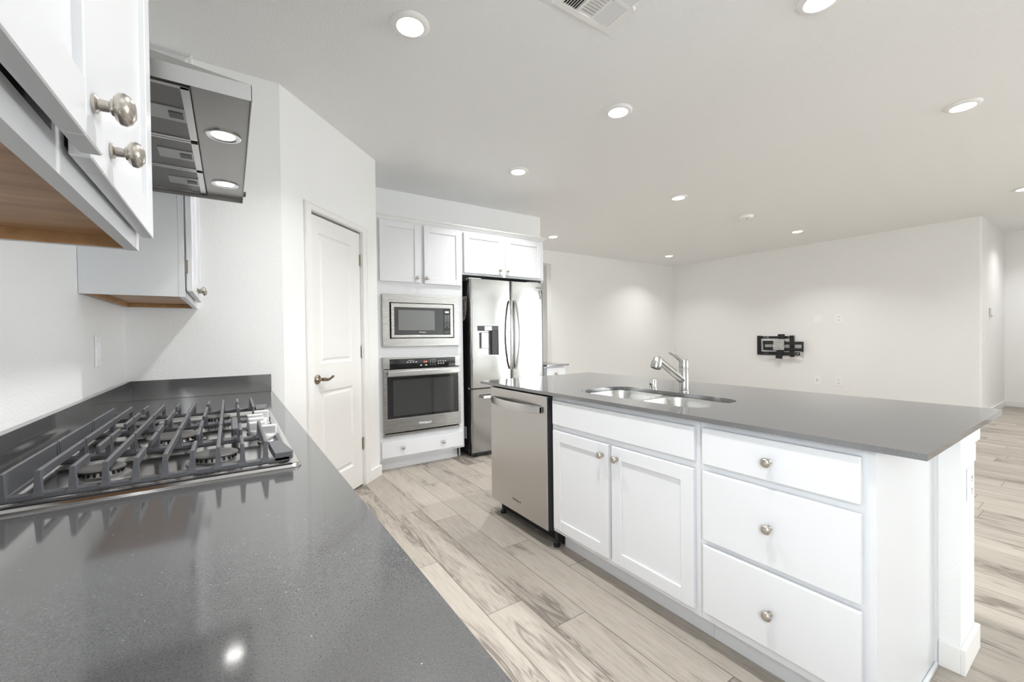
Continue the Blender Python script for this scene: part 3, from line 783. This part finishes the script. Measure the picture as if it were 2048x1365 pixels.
for i in range(6): b.box(.0030, .0040, .135, .19, .185+i*.017, .192+i*.017)
b.build('label_print', m_darkp, wl)
for x in (.07, w_-.07):
    b = MB(); b.cyl((x, .06, 0), (x, .06, .04), .022, 14); b.cyl((x, .06, 0), (x, .06, .010), .03, 14); b.build('foot', m_blackm, rf)
b = MB(); b.box(.02, w_-.02, .05, .075, .012, .05); b.build('base_grille', m_blackm, rf)

# small base cabinet right of the refrigerator
sc_ = thing('base_cabinet', 'small white base cabinet just right of the refrigerator', 'cabinet', (2.955, FY, 0))
frame_mesh(sc_, m_cab, .310, D_, .105, .858, [.70], [], toe=.075)
d = slab('drawer', .014, .275, .715, .840, sc_, m_cab); knob(d, .150, .770)
d = shaker('door', .014, .275, .130, .690, sc_, m_cab); knob(d, .045, .64)
b = MB(); b.box(2.954, 3.283, 3.705, 4.359, .8585, .8765, .002)
tag(b.build('countertop', m_quartz), 'short dark countertop on the small cabinet right of the refrigerator', 'countertop')

# ---- left run: base cabinets, countertop with backsplash, cooktop
LX = .178; DL = LX-WX-.001
for i, (y0, y1, lab) in enumerate(((-1.5, -.62, 'white base cabinet under the left counter, farthest behind the camera'), (-.62, .30, 'white base cabinet under the left counter, nearest the camera'), (.30, 1.12, 'white base cabinet under the left counter, before the cooktop'), (1.12, 2.10, 'white base cabinet under the cooktop'), (2.10, 2.88, 'white base cabinet under the left counter, in the kitchen corner'))):
    t = thing('base_cabinet', lab, 'cabinet', (LX, y0, 0), R_(90), 'base cabinets under the left counter')
    w_ = y1-y0-.001
    frame_mesh(t, m_cab, w_, DL, .105, .858, [.70], [w_/2], toe=.075, top=(i != 3))
    for p, q, kx in ((.014, w_/2-.008, w_/2-.045), (w_/2+.008, w_-.014, w_/2+.045)):
        d = slab('drawer', p, q, .715, .845, t, m_cab); knob(d, (p+q)/2, .78)
        d = shaker('door', p, q, .130, .690, t, m_cab); knob(d, kx, .64)
KX0, KX1, KY0, KY1 = -.395, .140, 1.132, 2.082
b = MB(); b.holed([(WX+.001, -1.5), (.205, -1.5), (.205, WY-.001), (WX+.001, WY-.001)], [rrect(KX0+.02, KX1-.02, KY0+.02, KY1-.02, .01, 3)], .860, ZC)
ct = tag(b.build('countertop', m_quartz), 'long dark grey quartz countertop with the gas cooktop, in the left foreground', 'countertop')
b = MB(); b.box(WX+.001, WX+.020, -1.5, WY-.0195, ZC, ZC+.102, .001); b.build('backsplash', m_quartz, ct)
b = MB(); b.box(WX+.001, .200, WY-.0195, WY-.001, ZC, ZC+.102, .001); b.build('backsplash', m_quartz, ct)

ck = thing('cooktop', 'five-burner stainless gas cooktop with black iron grates on the left counter', 'cooktop', (0, 0, ZC))
b = MB(); lo = []
for i, z in ((0, .0003), (0, .003), (.004, .008), (.012, .0095), (.020, .0085), (.030, .0055), (.05, .0045)):
    lo.append([(x, y, z) for x, y in rrect(KX0+i, KX1-i, KY0+i, KY1-i, .018, 5)])
b.loft(lo, False, True); b.build('pan', m_pan, ck, fix=False)
b = MB(); b.box(KX0+.03, KX1-.03, KY0+.03, KY1-.03, -.05, .003); b.build('burner_box', m_pan, ck)
BURN = [(-.035, 1.290, .042), (-.245, 1.300, .036), (-.145, 1.607, .055), (-.045, 1.905, .036), (-.255, 1.915, .040)]
for x, y, r in BURN:
    b = MB(); b.lathe([(.0045, r*1.45), (.009, r*1.4), (.012, r*1.05), (.018, r*1.0), (.022, r*.98), (.022, r*.4)], (x, y, 0), (0, 0, 1), 32); bb = b.build('burner', m_chrome if r > .05 else m_hoodl, ck)
    b = MB(); b.lathe([(.0215, r*.9), (.0225, r*1.12), (.026, r*1.14), (.0285, r*1.05), (.0285, r*.62), (.0275, r*.55), (.0275, r*.05)], (x, y, 0), (0, 0, 1), 36); b.build('burner_cap', m_cap, bb)
    b = MB()
    for k in range(22):
        a = 2*PI*k/22; b.box(-.0018, .0018, -.002, .002, .014, .0222, mat4=Matrix.Translation((x+r*1.02*math.cos(a), y+r*1.02*math.sin(a), 0)) @ Matrix.Rotation(a, 4, 'Z'))
    b.build('flame_ports', m_black, bb)
BX = [-.352+.0464*i for i in range(10)]
ZB0, ZB1 = .050, .069
def grate(y0, y1, xs, burners, xr):
    b = MB(); x0 = xs[0]-.005; x1 = xr
    for y in (y0, y1): b.box(x0, x1, y-.006, y+.006, .013, .027, .003, 1)
    b.box(x0-.002, x0+.010, y0, y1, .013, .026, .003, 1); b.box(x1-.012, x1, y0, y1, .013, .026, .003, 1)
    def foot(x, y, dy):
        # upright finger that rises from the low rail to the bar
        lo = [[(x-w, y-l, z), (x+w, y-l, z), (x+w, y+l, z), (x-w, y+l, z)] for z, w, l in ((.020, .0085, .008), (.030, .0055, .0065), (ZB0+.004, .0042, .0060), (ZB1-.001, .0034, .0055))]
        b.loft(lo, True, True, smooth=False)
    def bar(x, ya, yb):
        b.box(x-.0038, x+.0038, ya, yb, ZB0, ZB1, .0018, 1)
    for i, x in enumerate(xs):
        near = [bu for bu in burners if abs(bu[0]-x) < bu[2]*.75]
        foot(x, y0, 1); foot(x, y1, -1)
        if i == 0: b.box(x-.003, x+.003, y0, y1, .024, ZB1, .001, 1); continue
        if i % 2 == 0 and len(xs) > 3:
            L = (y1-y0)*.36
            bar(x, y0-.004, y0+L); bar(x, y1-L, y1+.004)
        else: bar(x, y0-.004, y1+.004)
    return b
THIRD = [(1.158, 1.448), (1.466, 1.756), (1.774, 2.056)]
g = grate(*THIRD[0], BX, BURN[:2], .118); g.prism([(.085, 1.152), (.120, 1.152), (.124, 1.160), (.108, 1.300), (.080, 1.300)], .018, .036); g.build('grate', m_iron, ck)
g = grate(*THIRD[1], BX[:8], BURN[2:3], .012); g.box(-.002, .016, 1.50, 1.72, .018, .046, .004); g.build('grate', m_iron, ck)
g = grate(*THIRD[2], BX, BURN[3:], .118); g.prism([(.085, 2.062), (.120, 2.062), (.124, 2.052), (.108, 1.930), (.080, 1.930)], .018, .036); g.build('grate', m_iron, ck)
for x, y in ((.088, 1.454), (.066, 1.530), (.066, 1.610), (.066, 1.688), (.088, 1.764)):
    b = MB(); b.lathe([(.0055, .027), (.009, .027), (.0105, .0245), (.026, .0240), (.0285, .0220)], (x, y, 0), (0, 0, 1), 28)
    b.box(x-.0235, x+.0235, y-.0095, y+.0095, .024, .054, .003, 2); b.build('knob', m_knobs, ck)

# ---- wall cabinets on the left wall (fronts face +X: local x runs toward +Y)
def wall_cabinet(name, label, y0, y1, z0, z1, fx, doors, near_visible, mat=m_cab):
    t = thing(name, label, 'cabinet', (fx, y0, 0), R_(90)); w = y1-y0; d = fx-WX-.001
    b = MB()
    face_frame(b, w, z0, z1, .038, .05, .038, .038, (), (w/2,))
    b.box(.0006, .012, .0195, d, z0+.0006, z1-.001); b.box(w-.012, w-.0006, .0195, d, z0+.0006, z1-.001); b.box(.0125, w-.0125, d-.008, d-.0003, z0+.02, z1-.002); b.box(.0125, w-.0125, .0195, d-.0085, z1-.02, z1-.004)
    b.box(.0, .0005, d-.055, d-.0005, z0+.0008, z1-.002)
    b.build('carcass', mat, t)
    b = MB(); b.box(.012, w-.012, .019, d-.008, z0+.022, z0+.034); b.build('bottom_panel', m_wood, t)
    b = MB(); b.box(.012, .020, .019, d-.008, z0+.001, z0+.023); b.box(w-.020, w-.012, .019, d-.008, z0+.001, z0+.023); b.box(.02, w-.02, d-.020, d-.008, z0+.001, z0+.023); b.build('underside_lip', m_woodl, t)
    return t, w, d
nc, w, d_ = wall_cabinet('wall_cabinet', 'white upper cabinet nearest the camera with its brown wooden underside showing', .175, 1.115, 1.385, 2.285, -.149, None, True)
X = lambda y: y-.175
dn = shaker('door', X(.652), X(1.101), 1.410, 2.26, nc, m_cab, y=-.0245, t=.0195); knob(dn, X(.742), 1.452, -.0245)
# the first door stands slightly ajar, hinged at its near edge
d1 = shaker('door', 0, .440, 1.410, 2.26, nc, m_cab, y=-.0195, t=.0195, loc=(X(.200), -.0045, 0), rot=(0, 0, R_(-1.5))); knob(d1, .405, 1.452, -.0195)
fcb, w, d_ = wall_cabinet('wall_cabinet', 'white upper cabinet beyond the range hood, in the kitchen corner', 2.110, 2.880, 1.378, 2.285, -.146, None, True)
X = lambda y: y-2.110
df = shaker('door', X(2.118), X(2.412), 1.402, 2.26, fcb, m_cab, y=-.0245, t=.0195); knob(df, X(2.372), 1.432, -.0245)
df = shaker('door', X(2.428), X(2.735), 1.402, 2.26, fcb, m_cab, y=-.0245, t=.0195); knob(df, X(2.466), 1.432, -.0245)
b = MB(); b.box(X(2.112), X(2.118), -.012, -.001, 1.475, 1.525, .001); b.build('hinge', m_nickel, fcb)
b = MB(); b.box(X(2.880), X(2.9045), 0, .018, 1.378, 2.285); b.build('filler_strip', m_cab, fcb)
crown('crown_moulding', 'white crown moulding on top of the cabinet beyond the range hood',
      [((WX+.001, 2.112), (0, -1)), ((-.147, 2.112), (1, -1)), ((-.147, 2.90), (1, 0))], 2.2855, .050, .040)
crown('crown_moulding', 'white crown moulding on top of the upper cabinet nearest the camera',
      [((-.150, .175), (1, 0)), ((-.150, 1.113), (1, 1)), ((WX+.001, 1.113), (0, 1))], 2.2855, .050, .040)

# ---- range hood
HY0, HY1, HXF, HZ = 1.190, 2.104, .0530, 1.779
rh = thing('range_hood', 'stainless range hood with two lit lamps over the gas cooktop', 'range hood', (WX+.001, (HY0+HY1)/2, HZ), 0)
hx = HXF-WX-.001; hw = (HY1-HY0)/2; lip = .038
b = MB()
b.box(0, hx, -hw, -hw+.0015, 0, lip); b.box(0, hx, hw-.0015, hw, 0, lip); b.box(hx-.0015, hx, -hw, hw, 0, lip)
b.loft([[(0, -hw, lip), (hx, -hw, lip), (hx, hw, lip), (0, hw, lip)], [(0, -.155, lip+.182), (.235, -.155, lip+.182), (.235, .155, lip+.182), (0, .155, lip+.182)]], False, True, smooth=False)
b.build('canopy', m_hoodl, rh)
b = MB(); b.box(0, .20, -.125, .125, lip+.1825, CEIL-HZ-.001); b.build('chimney', m_hood, rh)
fxr = -.067-WX
b = MB(); b.box(fxr, hx-.002, -hw+.002, hw-.002, .016, .020); b.box(.002, fxr, -hw+.002, hw-.002, .030, .034); b.build('bottom_panel', m_hood, rh)
YC = (HY0+HY1)/2
for y0, y1 in ((1.232, 1.557), (1.561, 1.817), (1.821, 2.092)):
    b = MB(); a0, a1 = y0-YC, y1-YC; x1 = fxr-.004
    for p, q, r, s in ((.004, x1, a0, a0+.012), (.004, x1, a1-.012, a1), (x1-.018, x1, a0, a1), (.004, .016, a0, a1)): b.box(p, q, r, s, .012, .022, .001, 1)
    ff = b.build('filter', m_ssh, rh)
    b = MB(); b.box(.014, x1-.016, a0+.010, a1-.010, .015, .021); b.build('mesh', m_filter, ff)
    cy = (a0+a1)/2
    b = MB(); b.box(x1-.105, x1-.015, cy-.040, cy+.040, .0125, .0165, .001); lt = b.build('latch_plate', m_hoodl, ff)
    b = MB(); b.box(x1-.052, x1-.022, cy-.018, cy+.018, .0105, .0130, .001); b.build('latch', m_darkp, lt)
for y in (1.473, 1.927):
    xx = -.0065-WX-.001
    b = MB(); b.lathe([(0, .043), (.003, .043), (.004, .040), (.002, .031), (.0005, .029)], (xx, y-YC, .016), (0, 0, -1), 36, cap1=False); lr = b.build('lamp_ring', m_chrome, rh)
    b = MB(); b.lathe([(.0, .030), (.0018, .028), (.0022, .002)], (xx, y-YC, .016), (0, 0, -1), 30); b.build('lamp', m_led, lr)
    ld_ = bpy.data.lights.new('hood_lamp_light', 'SPOT'); ld_.energy = HOOD_W; ld_.spot_size = R_(120); ld_.spot_blend = .6; ld_.shadow_soft_size = .025; ld_.color = (1, .96, .9)
    lo_ = bpy.data.objects.new('hood_lamp_light', ld_); COL.objects.link(lo_); lo_.parent = rh; lo_.location = (xx, y-YC, .008)
for i in range(3):
    b = MB(); b.cyl((hx-.001, 2.010-YC+i*.018, .018), (hx+.009, 2.010-YC+i*.018, .018), .0055, 12); b.build('button', m_darkp, rh)

# ---- ceiling: recessed lights, vent, smoke detector
def downlight(x, y, label, watts=DOWN_W):
    t = thing('recessed_light', label, 'ceiling light', (x, y, CEIL), 0, 'recessed ceiling lights')
    b = MB(); b.lathe([(.0003, .095), (.004, .0945), (.011, .086), (.015, .074), (.0145, .066), (.010, .062), (.009, .060)], (0, 0, 0), (0, 0, -1), 40, cap1=False); b.build('trim_ring', m_trim, t)
    b = MB(); b.lathe([(.002, .064), (.0125, .0635), (.0155, .052), (.0165, .02), (.0165, .001)], (0, 0, 0), (0, 0, -1), 32); b.build('lens', m_lens, t)
    l = bpy.data.lights.new('recessed_lamp', 'AREA'); l.shape = 'DISK'; l.size = .11; l.energy = watts; l.color = WARM
    try: l.spread = R_(120)
    except Exception: pass
    o = bpy.data.objects.new('recessed_lamp', l); COL.objects.link(o); o.parent = t; o.location = (0, 0, -.0185)
    return t
for x, y, lab, *wt in (
    (.765, 2.01, 'largest recessed ceiling light, to the right of the range hood'),
    (2.252, 2.005, 'recessed ceiling light below the square air vent in the photo'),
    (4.208, .674, 'recessed ceiling light in the upper right, above the TV wall', 5.5),
    (2.300, .825, 'recessed ceiling light cut off by the top edge of the photo'),
    (2.265, 3.237, 'recessed ceiling light above the refrigerator cabinets'),
    (4.228, 2.894, 'recessed ceiling light just left of the smoke detector'),
    (7.193, 2.893, 'recessed ceiling light just right of the smoke detector'),
    (4.196, 5.075, 'small recessed ceiling light peeking past the right end of the cabinet crown', 8.0),
    (7.181, 5.135, 'small recessed ceiling light near the far corner of the room', 7.0),
    (7.230, .690, 'recessed ceiling light cut off by the right edge of the photo', 6.0)):
    downlight(x, y, lab, *wt)
for x, y in ((.765, .82), (4.22, -1.5), (7.2, -1.5), (2.28, -3.6), (5.2, -4.2)):  # unseen lamps added for fill, the first for the left counter side
    downlight(x, y, 'unseen recessed ceiling light added out of view to brighten the room')
downlight(9.35, .62, 'recessed ceiling light in the hall beyond the rounded corner', 5.0)
downlight(4.6, 6.75, 'unseen recessed light added to brighten the passage behind the far wall', 9.0)  # unseen lamp, added to lift the dark passage opening

vt = thing('ceiling_vent', 'square white ceiling air vent at the top edge of the photo', 'vent', (1.263, 1.520, CEIL))
VS = .357
b = MB()
vo_ = rrect(0, VS, -VS, 0, .003, 2); vi_ = rrect(.034, VS-.034, -VS+.034, -.034, .002, 2)
b.loft([[(x, y, -.0003) for x, y in vo_], [(x, y, -.006) for x, y in vo_], [(x, y, -.010) for x, y in rrect(.004, VS-.004, -VS+.004, -.004, .003, 2)], [(x, y, -.010) for x, y in vi_], [(x, y, -.001) for x, y in vi_]], smooth=False)
for sx_ in (.016, VS-.016):
    for sy_ in (-.10, -VS+.10): b.cyl((sx_, sy_, -.0100), (sx_, sy_, -.0112), .004, 10)
for x in (.132, .222): b.box(x-.006, x+.006, -VS+.03, -.03, -.009, -.003)
for y in (-.178,): b.box(.03, VS-.03, y-.008, y+.008, -.009, -.003)
b.build('frame', m_trim, vt)
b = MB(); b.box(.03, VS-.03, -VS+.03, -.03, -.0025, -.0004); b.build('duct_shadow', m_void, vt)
def louvers(x0, x1, y0, y1, along, tilt):
    b = MB(); n = 8 if along == 'x' else 7
    for i in range(n):
        if along == 'x':
            y = y0+(y1-y0)*(i+.5)/n; b.box(x0, x1, -.0095, .0095, -.0006, .0006, mat4=Matrix.Translation((0, y, -.006)) @ Matrix.Rotation(tilt, 4, 'X'))
        else:
            x = x0+(x1-x0)*(i+.5)/n; b.box(-.0055, .0055, y0, y1, -.0006, .0006, mat4=Matrix.Translation((x, 0, -.006)) @ Matrix.Rotation(tilt, 4, 'Y'))
    b.build('louvers', m_trim, vt)
for y0, y1 in ((-.170, -.034), (-VS+.034, -.186)):
    louvers(.034, .126, y0, y1, 'y', R_(-35)); louvers(.138, .216, y0, y1, 'x', R_(14)); louvers(.228, VS-.034, y0, y1, 'y', R_(36))
b = MB(); b.box(VS-.030, VS-.010, -.20, -.196, -.018, -.009, .001); b.cyl((VS-.02, -.198, -.03), (VS-.02, -.198, -.018), .003, 8); b.build('damper_lever', m_trim, vt)
t = thing('smoke_detector', 'round white smoke detector on the ceiling between two recessed lights', 'smoke detector', (5.671, 2.876, CEIL))
b = MB(); b.lathe([(.0003, .085), (.012, .085), (.014, .078), (.030, .074), (.036, .06), (.037, .01)], (0, 0, 0), (0, 0, -1), 32); b.build('housing', m_plastic, t)
b = MB(); b.lathe([(.036, .020), (.039, .018), (.039, .001)], (.02, 0, 0), (0, 0, -1), 16); b.build('test_button', m_print, t)

# ---- TV mount on the right wall (local x toward -Y, local -y out of the wall)
tv = thing('tv_mount', 'black folding TV wall mount with clear tape on the right wall', 'tv mount', (XT, 4.08, 0), TZ)
U = lambda u: (u-350)/1270*.79
V = lambda v: 1.185-(v-245)/690*.45
def tbox(b, u0, u1, v0, v1, o0, o1, bev=.003): b.box(U(u0), U(u1), -o1, -o0, V(v1), V(v0), bev, 1)
b = MB(); tbox(b, 350, 447, 285, 842, .0005, .045, .006); b.build('side_cover', m_black, tv)
b = MB(); tbox(b, 1255, 1365, 285, 878, .0005, .045, .006); b.build('side_cover', m_black, tv)
def slotted(u0, u1, v0, v1, o0, o1, slots, name):
    b = MB(); vm0 = v0+(v1-v0)*.30; vm1 = v0+(v1-v0)*.62
    tbox(b, u0, u1, v0, vm0, o0, o1, .001); tbox(b, u0, u1, vm1, v1, o0, o1, .001)
    cur = u0
    for s, e in slots: tbox(b, cur, s, vm0, vm1, o0, o1, 0); cur = e
    tbox(b, cur, u1, vm0, vm1, o0, o1, 0)
    return b.build(name, m_blackm, tv)
slotted(440, 1262, 300, 366, .0005, .012, [(505, 570), (590, 668), (1180, 1240)], 'wall_rail')
slotted(440, 1262, 775, 845, .0005, .012, [(510, 575), (600, 668), (1180, 1240)], 'wall_rail')
b = MB(); tbox(b, 535, 1160, 430, 535, .048, .075, .006); b.build('arm', m_blackm, tv)
b = MB(); tbox(b, 550, 1160, 615, 705, .048, .075, .006); b.build('arm', m_blackm, tv)
b = MB(); tbox(b, 1120, 1620, 455, 540, .048, .070, .005); b.build('arm', m_blackm, tv)
b = MB(); tbox(b, 1120, 1620, 635, 722, .048, .070, .005); b.build('arm', m_blackm, tv)
b = MB(); tbox(b, 1588, 1626, 462, 735, .046, .078, .004); b.build('pivot', m_black, tv)
b = MB(); tbox(b, 550, 585, 480, 700, .046, .078, .004); b.build('pivot', m_black, tv)
slotted(490, 1552, 742, 830, .080, .086, [(510, 560), (585, 630), (655, 700), (725, 775), (800, 845), (870, 915), (1385, 1440), (1465, 1530)], 'tilt_rail')
b = MB()
b.prism([(U(985), V(245)), (U(1158), V(245)), (U(1150), V(560)), (U(1085), V(937)), (U(917), V(925)), (U(960), V(600))], -.100, -.080, 'xz'); b.build('head_plate', m_black, tv)
random.seed(4)
b = MB(); lo = []
for i in range(9):
    row = []
    for j in range(9): row.append((U(862+(1160-862)*j/8+random.uniform(-6, 6)), -.104-random.uniform(0, .012), V(380+(688-380)*i/8+random.uniform(-6, 6))))
    lo.append(row)
lo2 = [[(x, y+.003, z) for x, y, z in r] for r in lo]
b.loft(lo, closed=False, smooth=False); b.loft(lo2, closed=False, smooth=False); b.build('clear_tape', m_tape, tv)
